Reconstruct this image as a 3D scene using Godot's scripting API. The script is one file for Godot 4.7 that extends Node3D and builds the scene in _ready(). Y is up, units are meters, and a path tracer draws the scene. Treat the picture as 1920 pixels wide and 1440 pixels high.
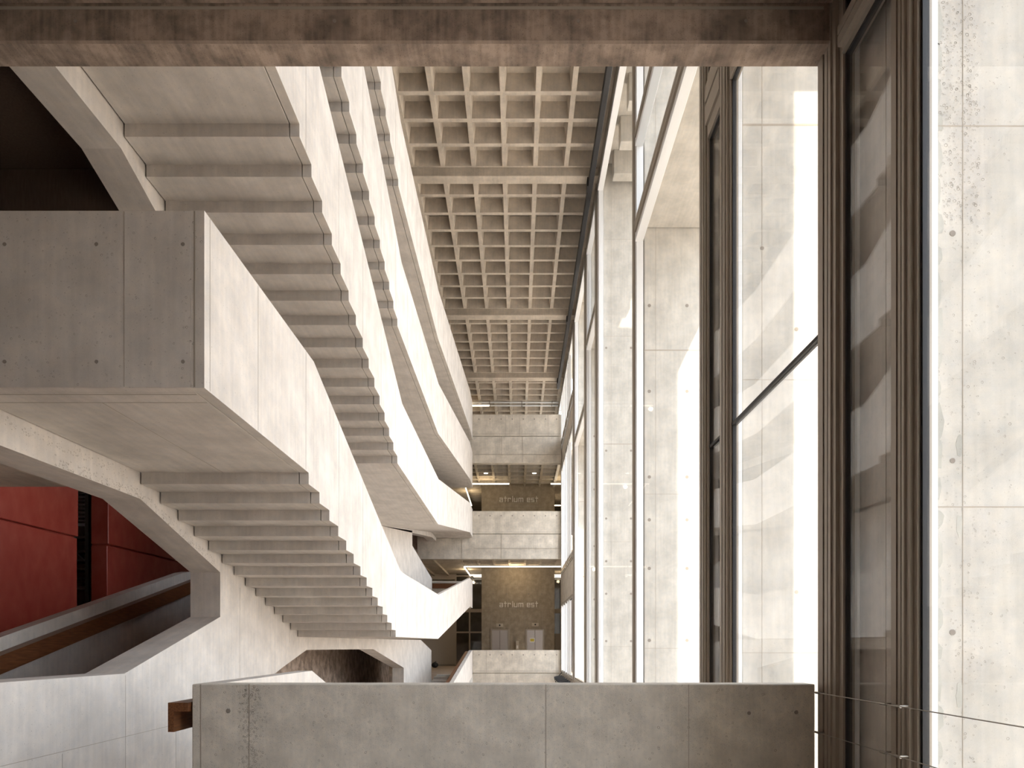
extends Node3D
# Concrete atrium with stacked stair flights. Working axes: x to the right, h height over eye level, d depth away from the viewer.

const E := 1.55          # eye height over the gallery floor (world y = h + E)
var M := {}
var used := {}
var cell_cache := {}

func _ready() -> void:
	# ---------- camera, sky, sun, exposure ----------
	var cam := Camera3D.new()
	cam.name = "camera"
	cam.projection = Camera3D.PROJECTION_FRUSTUM
	cam.near = 0.1
	cam.far = 300.0
	cam.size = 0.1 * 1440.0 / 1280.0
	cam.frustum_offset = Vector2(-10.0, 485.0) / 1280.0 * 0.1
	add_child(cam)
	cam.position = Vector3(0, E, 0)
	cam.current = true

	var sm := ProceduralSkyMaterial.new()
	sm.sky_top_color = Color(0.86, 0.91, 0.97)
	sm.sky_horizon_color = Color(0.975, 0.98, 0.98)
	sm.sky_curve = 0.25
	sm.ground_horizon_color = Color(0.90, 0.88, 0.85)
	sm.ground_bottom_color = Color(0.72, 0.69, 0.65)
	sm.sun_angle_max = 1.0
	var sky := Sky.new()
	sky.sky_material = sm
	var env := Environment.new()
	env.background_mode = Environment.BG_SKY
	env.sky = sky
	env.background_energy_multiplier = 3.8
	env.ambient_light_source = Environment.AMBIENT_SOURCE_DISABLED
	env.tonemap_mode = Environment.TONE_MAPPER_LINEAR
	env.tonemap_exposure = 1.79
	env.sdfgi_enabled = true
	env.ssao_enabled = true
	env.ssil_enabled = true
	var we := WorldEnvironment.new()
	we.name = "environment"
	we.environment = env
	add_child(we)

	var sun := DirectionalLight3D.new()
	sun.name = "sun"
	sun.light_color = Color(1.0, 0.95, 0.86)
	sun.light_energy = 1.5
	sun.light_angular_distance = 0.6
	sun.shadow_enabled = true
	sun.sky_mode = DirectionalLight3D.SKY_MODE_LIGHT_ONLY
	add_child(sun)
	sun.look_at_from_position(Vector3.ZERO, Vector3(-0.40, -0.85, -1.0), Vector3.UP)

	make_materials()
	# ---------- large structure ----------
	shell()
	roof_ceiling()
	facade()
	stairs()
	bridges()
	left_side()
	# ---------- objects and small details ----------
	lift_lobby()
	lamps()
	small_things()

# ============================================================ helpers
func W(x: float, h: float, d: float) -> Vector3:
	return Vector3(x, h + E, -d)

func numbered(called: String) -> String:
	if not used.has(called):
		used[called] = 0
		return called
	used[called] += 1
	return "%s_%03d" % [called, used[called]]

func gpos(n: Node) -> Vector3:
	var p := Vector3.ZERO
	while n != self and n is Node3D:
		p += (n as Node3D).position
		n = n.get_parent()
	return p

func tag(o: Node, label: String, category: String, group := "", kind := "") -> void:
	o.set_meta("label", label)
	o.set_meta("category", category)
	if group != "":
		o.set_meta("group", group)
	if kind != "":
		o.set_meta("kind", kind)

func thing(called: String, label: String, category: String, at: Vector3, group := "", kind := "") -> Node3D:
	var o := Node3D.new()
	o.name = numbered(called)
	add_child(o)
	o.position = at
	tag(o, label, category, group, kind)
	return o

func put(parent: Node, called: String, mesh: Mesh, at: Vector3, mat: Material) -> MeshInstance3D:
	var o := MeshInstance3D.new()
	o.mesh = mesh
	o.material_override = null
	o.set_surface_override_material(0, mat)
	if parent == self:
		o.name = numbered(called)
		add_child(o)
		o.position = at
	else:
		o.name = called
		parent.add_child(o, true)
		o.position = at - gpos(parent)
	return o

func tri(st: SurfaceTool, a: Vector3, b: Vector3, c: Vector3, n: Vector3) -> void:
	st.set_normal(n)
	if (b - a).cross(c - a).dot(n) > 0.0:
		st.add_vertex(a); st.add_vertex(c); st.add_vertex(b)
	else:
		st.add_vertex(a); st.add_vertex(b); st.add_vertex(c)

func quad(st: SurfaceTool, a: Vector3, b: Vector3, c: Vector3, e: Vector3, n: Vector3) -> void:
	tri(st, a, b, c, n)
	tri(st, a, c, e, n)

# a box with chamfered edges, centred
func box_mesh(sx: float, sy: float, sz: float, bev: float) -> Mesh:
	var key := "%.4f_%.4f_%.4f_%.4f" % [sx, sy, sz, bev]
	if cell_cache.has(key):
		return cell_cache[key]
	var st := SurfaceTool.new()
	st.begin(Mesh.PRIMITIVE_TRIANGLES)
	var s := [sx / 2, sy / 2, sz / 2]
	var b: float = minf(bev, 0.45 * minf(sx, minf(sy, sz)))
	for ax in 3:
		var u := (ax + 1) % 3
		var v := (ax + 2) % 3
		for sg: float in [-1.0, 1.0]:
			var n := Vector3.ZERO
			n[ax] = sg
			var p: Array[Vector3] = []
			for k: Array in [[-1, -1], [1, -1], [1, 1], [-1, 1]]:
				var q := Vector3.ZERO
				q[ax] = sg * s[ax]
				q[u] = k[0] * (s[u] - b)
				q[v] = k[1] * (s[v] - b)
				p.append(q)
			quad(st, p[0], p[1], p[2], p[3], n)
	if b > 0.0:
		for ax in 3:
			var u := (ax + 1) % 3
			var v := (ax + 2) % 3
			for k: Array in [[-1, -1], [1, -1], [1, 1], [-1, 1]]:
				var n := Vector3.ZERO
				n[u] = k[0]; n[v] = k[1]
				n = n.normalized()
				var p: Array[Vector3] = []
				for e: Array in [[-1, 0], [1, 0], [1, 1], [-1, 1]]:
					var q := Vector3.ZERO
					q[ax] = e[0] * (s[ax] - b)
					q[u] = k[0] * (s[u] - (b if e[1] == 1 else 0.0))
					q[v] = k[1] * (s[v] - (0.0 if e[1] == 1 else b))
					p.append(q)
				quad(st, p[0], p[1], p[2], p[3], n)
		for i: float in [-1.0, 1.0]:
			for j: float in [-1.0, 1.0]:
				for k: float in [-1.0, 1.0]:
					tri(st, Vector3(i * s[0], j * (s[1] - b), k * (s[2] - b)), Vector3(i * (s[0] - b), j * s[1], k * (s[2] - b)), Vector3(i * (s[0] - b), j * (s[1] - b), k * s[2]), Vector3(i, j, k).normalized())
	var m := st.commit()
	cell_cache[key] = m
	return m

func bx(parent: Node, called: String, x0: float, x1: float, h0: float, h1: float, d0: float, d1: float, mat: Material, bev := 0.008) -> MeshInstance3D:
	return put(parent, called, box_mesh(x1 - x0, h1 - h0, d1 - d0, bev), W((x0 + x1) / 2, (h0 + h1) / 2, (d0 + d1) / 2), mat)

# outline extruded along one axis. axis 0: points are (d, h), along x; axis 1: points are (x, d), along h; axis 2: points are (x, h), along d
func prism(parent: Node, called: String, pts: Array, a0: float, a1: float, mat: Material, axis := 0) -> MeshInstance3D:
	var poly := PackedVector2Array()
	for p: Array in pts:
		poly.append(Vector2(p[0], p[1]))
	if Geometry2D.is_polygon_clockwise(poly):
		poly.reverse()
	var place := func(p: Vector2, a: float) -> Vector3:
		if axis == 0:
			return W(a, p.y, p.x)
		if axis == 1:
			return W(p.x, a, p.y)
		return W(p.x, p.y, a)
	var box := Rect2(poly[0], Vector2.ZERO)
	for p in poly:
		box = box.expand(p)
	var c: Vector3 = place.call(box.get_center(), (a0 + a1) / 2)
	var base: Vector3 = place.call(Vector2.ZERO, 0.0)
	var dir := func(p: Vector2, a: float) -> Vector3:
		return (place.call(p, a) as Vector3) - base
	var st := SurfaceTool.new()
	st.begin(Mesh.PRIMITIVE_TRIANGLES)
	var ids := Geometry2D.triangulate_polygon(poly)
	if ids.is_empty():
		push_error("bad outline " + called)
	for e: Array in [[a0, -1.0], [a1, 1.0]]:
		var n: Vector3 = dir.call(Vector2.ZERO, e[1])
		for i in range(0, ids.size(), 3):
			tri(st, place.call(poly[ids[i]], e[0]) - c, place.call(poly[ids[i + 1]], e[0]) - c, place.call(poly[ids[i + 2]], e[0]) - c, n)
	for i in poly.size():
		var p := poly[i]
		var q := poly[(i + 1) % poly.size()]
		var t := (q - p).normalized()
		if t == Vector2.ZERO:
			continue
		var n: Vector3 = dir.call(Vector2(t.y, -t.x), 0.0)
		quad(st, place.call(p, a0) - c, place.call(q, a0) - c, place.call(q, a1) - c, place.call(p, a1) - c, n)
	return put(parent, called, st.commit(), c, mat)

func rod(parent: Node, called: String, a: Vector3, b: Vector3, r: float, mat: Material, sides := 10) -> MeshInstance3D:
	var st := SurfaceTool.new()
	st.begin(Mesh.PRIMITIVE_TRIANGLES)
	var c := (a + b) / 2
	var ax := (b - a).normalized()
	var u := ax.cross(Vector3.UP if absf(ax.y) < 0.9 else Vector3.RIGHT).normalized()
	var v := ax.cross(u)
	for i in sides:
		var t0 := TAU * i / sides
		var t1 := TAU * (i + 1) / sides
		var n0 := u * cos(t0) + v * sin(t0)
		var n1 := u * cos(t1) + v * sin(t1)
		var nm := (n0 + n1).normalized()
		quad(st, a - c + n0 * r, a - c + n1 * r, b - c + n1 * r, b - c + n0 * r, nm)
		tri(st, a - c, a - c + n0 * r, a - c + n1 * r, -ax)
		tri(st, b - c, b - c + n0 * r, b - c + n1 * r, ax)
	return put(parent, called, st.commit(), c, mat)

# a shuttering seam on a face across d (facing the viewer), from (x0,h0) to (x1,h1)
func seam_d(parent: Node, x0: float, h0: float, x1: float, h1: float, d: float, w := 0.006, mat: Material = null) -> void:
	bx(parent, "formwork_seam", minf(x0, x1) - w / 2, maxf(x0, x1) + w / 2, minf(h0, h1) - w / 2, maxf(h0, h1) + w / 2, d - 0.0015, d + 0.003, mat if mat else M.seam, 0.0)

# a shuttering seam on a face across x
func seam_x(parent: Node, d0: float, h0: float, d1: float, h1: float, x: float, w := 0.006) -> void:
	bx(parent, "formwork_seam", x - 0.003, x + 0.0015, minf(h0, h1) - w / 2, maxf(h0, h1) + w / 2, minf(d0, d1) - w / 2, maxf(d0, d1) + w / 2, M.seam, 0.0)

func hole_d(parent: Node, x: float, h: float, d: float, r := 0.02) -> void:
	rod(parent, "tie_hole", W(x, h, d - 0.002), W(x, h, d + 0.01), r, M.hole, 10)

func hole_x(parent: Node, d: float, h: float, x: float, r := 0.02) -> void:
	rod(parent, "tie_hole", W(x + 0.002, h, d), W(x - 0.01, h, d), r, M.hole, 10)

# many tiny air pits on a face across d, joined into one part
func pits(parent: Node, x0: float, x1: float, h0: float, h1: float, d: float, n: int, size: float, seed_: int, bands := []) -> void:
	var rng := RandomNumberGenerator.new()
	rng.seed = seed_
	var c := W((x0 + x1) / 2, (h0 + h1) / 2, d)
	var st := SurfaceTool.new()
	st.begin(Mesh.PRIMITIVE_TRIANGLES)
	for i in n:
		var x := rng.randf_range(x0, x1)
		if not bands.is_empty() and i % 2 == 0:
			x = clampf(bands[i / 2 % bands.size()] + rng.randfn(0.0, 0.045), x0, x1)
		var h := rng.randf_range(h0, h1)
		var a := size * (0.35 + pow(rng.randf(), 2.0))
		var b := a * rng.randf_range(0.5, 1.0)
		var t := rng.randf() * PI
		var m := W(x, h, d) - c
		var ring: Array[Vector3] = []
		for k in 6:
			var p := Vector2(cos(TAU * k / 6) * a, sin(TAU * k / 6) * b).rotated(t)
			ring.append(m + Vector3(p.x, p.y, 0.0006))
		for k in 6:
			tri(st, m + Vector3(0, 0, -0.002), ring[k], ring[(k + 1) % 6], Vector3(0, 0, 1))
	put(parent, "air_pits", st.commit(), c, M.pit).set_meta("kind", "stuff")

# gravel pits along an edge on a face across x, joined into one part
func edge_pits(parent: Node, path: Array, x: float, wide: float, n: int, size: float, seed_: int) -> void:
	var rng := RandomNumberGenerator.new()
	rng.seed = seed_
	var c := W(x, path[0][1], path[0][0])
	var st := SurfaceTool.new()
	st.begin(Mesh.PRIMITIVE_TRIANGLES)
	for i in n:
		var k := rng.randi_range(0, path.size() - 2)
		var t := rng.randf()
		var d := lerpf(path[k][0], path[k + 1][0], t)
		var h := lerpf(path[k][1], path[k + 1][1], t) + wide * pow(rng.randf(), 1.6)
		var m := W(x, h, d) - c
		var a := size * (0.35 + rng.randf())
		var b := a * rng.randf_range(0.5, 1.0)
		var ring: Array[Vector3] = []
		for q in 6:
			ring.append(m + Vector3(0.0008, sin(TAU * q / 6) * b, cos(TAU * q / 6) * a))
		for q in 6:
			tri(st, m + Vector3(-0.002, 0, 0), ring[q], ring[(q + 1) % 6], Vector3(1, 0, 0))
	put(parent, "gravel_pits", st.commit(), c, M.pit).set_meta("kind", "stuff")

# an irregular flat cement stain on a face across d
func stain(parent: Node, x: float, h: float, w: float, t: float, d: float, seed_: int) -> void:
	var rng := RandomNumberGenerator.new()
	rng.seed = seed_
	var pts := []
	for k in 14:
		var a := TAU * k / 14
		var q := rng.randf_range(0.72, 1.1)
		pts.append([x + cos(a) * w * q, h + sin(a) * t * q])
	prism(parent, "cement_stain", pts, d - 0.0008, d + 0.001, M.stain, 2)

# ============================================================ materials
func noise(freq: float, seed_: int, oct := 4) -> FastNoiseLite:
	var n := FastNoiseLite.new()
	n.seed = seed_
	n.noise_type = FastNoiseLite.TYPE_SIMPLEX_SMOOTH
	n.frequency = freq
	n.fractal_octaves = oct
	return n

# concrete: cloudy tone, upright shutter streaks and air pores; colour and height maps
func concrete_maps(seed_: int, pore_share: float, streak: float, cloud: float) -> Array:
	var s := 1024
	var na := noise(0.006, seed_, 5).get_seamless_image(s, s)
	var nb := noise(0.03, seed_ + 1, 3).get_seamless_image(s, s)
	var ns := noise(0.05, seed_ + 2, 3).get_seamless_image(s, 64)
	ns.resize(s, 64)
	var np_ := noise(0.22, seed_ + 3, 2).get_seamless_image(s, s)
	var da := na.get_data()
	var db := nb.get_data()
	var ds := ns.get_data()
	var dp := np_.get_data()
	var rng := RandomNumberGenerator.new()
	rng.seed = seed_
	var col := PackedByteArray()
	col.resize(s * s * 3)
	var hgt := PackedByteArray()
	hgt.resize(s * s)
	var cut := int(255.0 * (1.0 - pore_share))
	for y in s:
		var sr := (y / 16) * s
		for x in s:
			var i := y * s + x
			var v := 1.0 + cloud * (da[i] - 128) / 128.0 + cloud * 0.35 * (db[i] - 128) / 128.0 + streak * (ds[sr + x] - 128) / 128.0
			v += rng.randf() * 0.03 - 0.015
			var deep := 200
			if dp[i] > cut:
				var k := minf(1.0, (dp[i] - cut) / 14.0)
				v *= 1.0 - 0.28 * k
				deep = 200 - int(120.0 * k)
			var warm := 0.008 * (db[i] - 128) / 128.0
			var w := 225.0 * v
			col[i * 3] = clampi(int(w * (1.0 + warm)), 0, 255)
			col[i * 3 + 1] = clampi(int(w), 0, 255)
			col[i * 3 + 2] = clampi(int(w * (1.0 - warm * 1.5)), 0, 255)
			hgt[i] = deep
	return [ImageTexture.create_from_image(Image.create_from_data(s, s, false, Image.FORMAT_RGB8, col)), ImageTexture.create_from_image(Image.create_from_data(s, s, false, Image.FORMAT_L8, hgt))]

func concrete(maps: Array, lin: Color, metres: float, rough := 0.85, offset := Vector3.ZERO) -> StandardMaterial3D:
	var m := StandardMaterial3D.new()
	m.albedo_color = lin.linear_to_srgb()
	m.albedo_texture = maps[0]
	m.roughness = rough
	m.metallic_specular = 0.35
	m.uv1_triplanar = true
	m.uv1_world_triplanar = true
	m.uv1_triplanar_sharpness = 8.0
	m.uv1_scale = Vector3.ONE / metres
	m.uv1_offset = offset
	m.heightmap_enabled = true
	m.heightmap_texture = maps[1]
	m.heightmap_scale = 0.25
	return m

func plain(lin: Color, rough := 0.6, metal := 0.0, spec := 0.5) -> StandardMaterial3D:
	var m := StandardMaterial3D.new()
	m.albedo_color = lin.linear_to_srgb()
	m.roughness = rough
	m.metallic = metal
	m.metallic_specular = spec
	return m

func grained(lin: Color, lin2: Color, scale: Vector3, seed_: int, rough: float) -> StandardMaterial3D:
	var t := NoiseTexture2D.new()
	t.width = 512
	t.height = 512
	t.seamless = true
	t.noise = noise(0.02, seed_, 5)
	var g := Gradient.new()
	g.set_color(0, lin.linear_to_srgb())
	g.set_color(1, lin2.linear_to_srgb())
	t.color_ramp = g
	var m := StandardMaterial3D.new()
	m.albedo_texture = t
	m.roughness = rough
	m.uv1_triplanar = true
	m.uv1_world_triplanar = true
	m.uv1_triplanar_sharpness = 8.0
	m.uv1_scale = scale
	return m

func lamp(lin: Color, e: float) -> StandardMaterial3D:
	var m := plain(Color(0.9, 0.88, 0.8), 0.5)
	m.emission_enabled = true
	m.emission = lin.linear_to_srgb()
	m.emission_energy_multiplier = e
	return m

func make_materials() -> void:
	var smooth := concrete_maps(11, 0.13, 0.028, 0.06)
	var rough_ := concrete_maps(23, 0.18, 0.03, 0.085)
	M.stair = concrete(smooth, Color(0.755, 0.70, 0.645), 4.0)
	M.insitu = concrete(rough_, Color(0.76, 0.695, 0.60), 3.6)
	M.pier = concrete(smooth, Color(0.65, 0.62, 0.565), 3.0, 0.9, Vector3(0.3, 0.1, 0.6))
	M.pitted = concrete(concrete_maps(51, 0.22, 0.02, 0.07), Color(0.80, 0.74, 0.65), 1.7, 0.9)
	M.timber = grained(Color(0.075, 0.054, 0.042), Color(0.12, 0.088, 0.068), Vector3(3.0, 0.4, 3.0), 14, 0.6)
	M.coffer = concrete(rough_, Color(0.68, 0.60, 0.505), 4.4, 0.9)
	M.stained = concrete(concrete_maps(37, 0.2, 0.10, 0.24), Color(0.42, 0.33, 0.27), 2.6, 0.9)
	M.lift = concrete(rough_, Color(0.44, 0.38, 0.30), 2.4)
	M.seam = plain(Color(0.36, 0.32, 0.27), 0.9)
	M.stain = concrete(smooth, Color(0.54, 0.53, 0.48), 3.0)
	M.hole = plain(Color(0.26, 0.23, 0.20), 0.95)
	M.pit = plain(Color(0.20, 0.18, 0.15), 0.95)
	M.floor = concrete(smooth, Color(0.86, 0.71, 0.57), 5.0, 0.5)
	M.paving = concrete(rough_, Color(0.80, 0.66, 0.53), 6.0, 0.9)
	M.red = grained(Color(0.36, 0.052, 0.034), Color(0.46, 0.10, 0.07), Vector3(0.35, 0.2, 0.35), 5, 0.34)
	M.wood = grained(Color(0.085, 0.030, 0.012), Color(0.25, 0.105, 0.042), Vector3(5.0, 6.0, 0.35), 8, 0.38)
	M.frame = plain(Color(0.34, 0.30, 0.25), 0.42, 0.2)
	M.gasket = plain(Color(0.012, 0.012, 0.014), 0.6)
	M.alu = plain(Color(0.74, 0.75, 0.76), 0.4, 0.1)
	M.black = plain(Color(0.018, 0.018, 0.020), 0.55)
	M.steel = plain(Color(0.35, 0.33, 0.30), 0.35, 0.9)
	M.door = plain(Color(0.46, 0.43, 0.42), 0.35, 0.6)
	M.cream = plain(Color(0.50, 0.44, 0.37), 0.7)
	M.white = plain(Color(0.80, 0.79, 0.76), 0.55)
	M.letters = plain(Color(0.78, 0.75, 0.70), 0.4)
	M.yellow = plain(Color(0.62, 0.52, 0.06), 0.6)
	M.shade = plain(Color(0.05, 0.04, 0.03), 0.8)
	M.redbit = plain(Color(0.45, 0.03, 0.03), 0.5)
	M.tube = lamp(Color(1.0, 0.86, 0.68), 2.2)
	M.spot = lamp(Color(1.0, 0.92, 0.80), 2.5)
	var g := plain(Color(0.80, 0.84, 0.82), 0.0)
	g.albedo_color.a = 0.02
	g.transparency = BaseMaterial3D.TRANSPARENCY_ALPHA
	g.metallic_specular = 0.38
	M.glass = g
	var g3: StandardMaterial3D = g.duplicate()
	g3.metallic_specular = 0.13
	M.glass_coated = g3
	var g2 := plain(Color(0.10, 0.09, 0.07), 0.05)
	g2.albedo_color.a = 0.35
	g2.transparency = BaseMaterial3D.TRANSPARENCY_ALPHA
	M.dark_glass = g2

# ============================================================ structure
func shell() -> void:
	var o: Node3D
	o = bx(self, "floor", -9.5, 2.1, -1.9, -1.55, -8.0, 4.69, M.floor)
	tag(o, "grey concrete floor of the gallery behind the front parapet", "floor", "", "structure")
	o = bx(self, "floor_ground", -9.5, 2.1, -5.9, -5.5, 4.69, 60.0, M.floor)
	tag(o, "grey ground floor deep below the stair flights", "floor", "", "structure")
	o = bx(self, "ground", 2.1, 90.0, -6.2, -5.9, -90.0, 120.0, M.paving, 0.0)
	tag(o, "pale paved ground outside the glass wall", "ground", "", "structure")
	o = bx(self, "wall_back", -9.9, 2.1, -5.9, 12.6, -8.4, -8.0, M.insitu)
	tag(o, "concrete wall behind the viewer", "wall", "", "structure")
	o = bx(self, "wall_left", -9.9, -9.5, -5.9, 12.6, -8.0, 60.0, M.insitu)
	tag(o, "dark concrete wall behind the red panels", "wall", "", "structure")
	o = bx(self, "wall_end", -9.9, 4.0, -5.9, 12.6, 60.0, 60.4, M.insitu)
	tag(o, "concrete end wall far behind the lifts", "wall", "", "structure")
	o = bx(self, "wall_pit", -9.5, 2.1, -5.5, -1.9, 4.3, 4.69, M.insitu)
	tag(o, "concrete wall under the gallery edge", "wall", "", "structure")
	# slab over the viewer with its stained edge beam
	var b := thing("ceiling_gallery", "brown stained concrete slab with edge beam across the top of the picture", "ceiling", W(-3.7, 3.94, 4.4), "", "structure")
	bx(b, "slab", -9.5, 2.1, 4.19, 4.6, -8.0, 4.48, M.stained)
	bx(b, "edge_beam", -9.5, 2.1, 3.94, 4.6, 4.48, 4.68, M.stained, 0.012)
	o = bx(self, "wall_upper_gallery", -2.09, 2.1, 4.6, 5.7, 4.40, 4.56, M.insitu)
	tag(o, "parapet of the gallery above the viewer", "parapet", "", "structure")
	o = bx(self, "wall_side_gallery", -8.9, -4.18, 1.95, 2.9, 4.58, 4.67, M.stair)
	tag(o, "parapet of the side gallery beside the lowest landing", "parapet", "", "structure")
	seam_d(b, -9.4, 4.165, 2.0, 4.165, 4.48, 0.02)
	for x: float in [-2.9, -1.2, 0.4, 1.5]:
		hole_d(b, x, 4.08, 4.48, 0.012)
	# front parapet
	var p := thing("front_parapet", "wide pitted grey concrete parapet crossing the bottom of the picture", "parapet", W(0, -1.55, 4.8))
	bx(p, "wall_body", -2.24, 2.05, -1.55, -0.286, 4.70, 4.90, M.pitted, 0.006)
	seam_d(p, -2.178, -1.5, -2.178, -0.29, 4.70, 0.006, M.seam)
	seam_d(p, -1.846, -1.5, -1.846, -0.29, 4.70, 0.007)
	seam_d(p, 0.197, -1.5, 0.197, -0.29, 4.70, 0.005)
	seam_d(p, 1.18, -1.5, 1.18, -0.29, 4.70, 0.004)
	for q: Array in [[-1.99, -0.47, 0.016], [1.595, -0.485, 0.013], [1.92, -0.48, 0.014]]:
		hole_d(p, q[0], q[1], 4.70, q[2])
	pits(p, -2.23, 2.04, -1.1, -0.295, 4.70, 1000, 0.008, 3, [-1.846, -1.83])

func coffer_mesh(w: float, l: float, depth: float) -> Mesh:
	var st := SurfaceTool.new()
	st.begin(Mesh.PRIMITIVE_TRIANGLES)
	var r0 := 0.055
	var r1 := 0.10
	var a: Array[Vector3] = []
	var b: Array[Vector3] = []
	var c: Array[Vector3] = []
	for k: Array in [[-1, -1], [1, -1], [1, 1], [-1, 1]]:
		a.append(Vector3(k[0] * w / 2, 0, k[1] * l / 2))
		b.append(Vector3(k[0] * (w / 2 - r0), 0, k[1] * (l / 2 - r0)))
		c.append(Vector3(k[0] * (w / 2 - r1), depth, k[1] * (l / 2 - r1)))
	for i in 4:
		var j := (i + 1) % 4
		quad(st, a[i], a[j], b[j], b[i], Vector3.DOWN)
		var n := (b[j] - b[i]).cross(c[i] - b[i]).normalized()
		if n.dot(b[i] + b[j]) > 0:
			n = -n
		quad(st, b[i], b[j], c[j], c[i], n)
		# the outer flank closes the rib
		quad(st, a[i], a[j], a[j] + Vector3(0, depth, 0), a[i] + Vector3(0, depth, 0), ((a[i] + a[j]) * Vector3(1, 0, 1)).normalized())
	quad(st, c[0], c[1], c[2], c[3], Vector3.DOWN)
	return st.commit()

func coffers(parent: Node, xs: Array, d0: float, n: int, pitch: float, h: float, depth: float, mat: Material) -> void:
	for i in xs.size() - 1:
		var w: float = xs[i + 1] - xs[i]
		var key := "coffer_%.3f_%.3f" % [w, pitch]
		if not cell_cache.has(key):
			cell_cache[key] = coffer_mesh(w, pitch, depth)
		for k in n:
			put(parent, "coffer", cell_cache[key], W((xs[i] + xs[i + 1]) / 2, h, d0 + pitch * (k + 0.5)), mat)

func roof_ceiling() -> void:
	var c := thing("ceiling", "waffle ceiling of square concrete coffers high over the stairs", "ceiling", W(0, 12, 20), "", "structure")
	var xs := []
	for k in 9:
		xs.append(2.007 - 0.777 * (8 - k))
	bx(c, "roof_slab", -9.9, 2.2, 12.36, 12.75, -8.4, 60.4, M.coffer)
	coffers(c, xs, 9.47, 10, 0.777, 12.0, 0.36, M.coffer)
	coffers(c, xs, 17.55, 9, 0.777, 12.0, 0.36, M.coffer)
	coffers(c, xs, 24.90, 7, 0.779, 12.0, 0.36, M.coffer)
	coffers(c, xs, 30.75, 7, 0.777, 12.0, 0.36, M.coffer)
	bx(c, "cross_beam", -4.3, 2.1, 11.78, 12.36, 9.1, 9.47, M.coffer)
	bx(c, "cross_beam", -4.3, 2.1, 11.79, 12.36, 17.25, 17.55, M.coffer)
	bx(c, "cross_beam", -4.3, 2.1, 11.77, 12.36, 24.54, 24.90, M.coffer)
	bx(c, "cross_beam", -4.3, 2.1, 11.78, 12.36, 30.36, 30.75, M.coffer)
	bx(c, "edge_strip", 2.007, 2.16, 11.98, 12.36, 9.4, 36.2, M.coffer, 0.0)
	bx(c, "ceiling_field", -4.3, 2.1, 12.0, 12.36, 4.6, 9.1, M.coffer)
	bx(c, "ceiling_field", -9.5, -4.209, 12.0, 12.36, 4.6, 36.2, M.coffer)

# ------------------------------------------------------------ glass wall and piers
func mullion(parent: Node, d0: float, d1: float, h0: float, h1: float, ridges := true) -> void:
	# stepped aluminium profile, as seen from the room: flanges, flats and shadow grooves
	var w := d1 - d0
	var pts := [[2.16, d0], [2.085, d0]]
	if ridges:
		for s: Array in [[0.16, 2.085], [0.16, 2.062], [0.30, 2.062], [0.30, 2.05], [0.40, 2.05], [0.40, 2.078], [0.44, 2.078], [0.44, 2.05], [0.56, 2.05], [0.56, 2.068], [0.60, 2.068], [0.60, 2.045], [0.82, 2.045], [0.82, 2.07], [0.90, 2.07], [0.90, 2.088], [1.0, 2.088]]:
			pts.append([s[1], d0 + w * s[0]])
	else:
		for s: Array in [[0.2, 2.085], [0.2, 2.05], [0.8, 2.05], [0.8, 2.085], [1.0, 2.085]]:
			pts.append([s[1], d0 + w * s[0]])
	pts.append([2.16, d1])
	if not ridges:
		bx(parent, "mullion", 2.05, 2.12, h0, h1, d0 + 0.5 * w, d1, M.frame, 0.006)
		bx(parent, "outer_cap", 2.085, 2.205, h0, h1, d0, d0 + 0.5 * w, M.alu, 0.004)
		return
	prism(parent, "mullion", pts, h0, h1, M.frame, 1)
	bx(parent, "outer_cap", 2.16, 2.20, h0, h1, d0 + 0.012, d1 - 0.012, M.alu, 0.004)
	bx(parent, "gasket", 2.10, 2.135, h0, h1, d0 - 0.02, d0, M.gasket, 0.0)
	bx(parent, "gasket", 2.10, 2.135, h0, h1, d1, d1 + 0.02, M.gasket, 0.0)

func transom(parent: Node, d0: float, d1: float, h0: float, h1: float) -> void:
	var w := h1 - h0
	var pts := [[2.16, h0], [2.075, h0], [2.075, h0 + 0.2 * w], [2.05, h0 + 0.2 * w], [2.05, h0 + 0.5 * w], [2.07, h0 + 0.5 * w], [2.07, h0 + 0.56 * w], [2.05, h0 + 0.56 * w], [2.05, h0 + 0.82 * w], [2.08, h0 + 0.82 * w], [2.08, h1], [2.16, h1]]
	prism(parent, "transom", pts, d0, d1, M.frame, 2)
	bx(parent, "gasket", 2.10, 2.135, h0 - 0.02, h0, d0, d1, M.gasket, 0.0)
	if d0 > 7.5 and h0 > 6.0:
		bx(parent, "flange", 2.06, 2.20, h0 - 0.11, h0 - 0.02, d0, d1, M.alu, 0.004)

func pane(parent: Node, d0: float, d1: float, h0: float, h1: float) -> void:
	bx(parent, "pane", 2.11, 2.13, h0, h1, d0, d1, M.glass if d0 < 7.0 else M.glass_coated, 0.0)

func bay(n: int, label: String, d0: float, d1: float, hs: Array, frames: Array, sill := -1.25) -> Node3D:
	var o := thing("window_%d" % n, label, "window", W(2.1, -1.55, (d0 + d1) / 2), "", "structure")
	for i in hs.size() - 1:
		pane(o, d0, d1, hs[i][1], hs[i + 1][0])
	for i in hs.size():
		if hs[i][1] > hs[i][0] + 0.05:
			transom(o, d0, d1, hs[i][0], hs[i][1])
		elif hs[i][1] > hs[i][0]:
			bx(o, "glazing_joint", 2.095, 2.145, hs[i][0], hs[i][1], d0, d1, M.gasket, 0.0)
	for f: Array in frames:
		mullion(o, f[0], f[1], -1.55, f[2], f[3])
	return o

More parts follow.
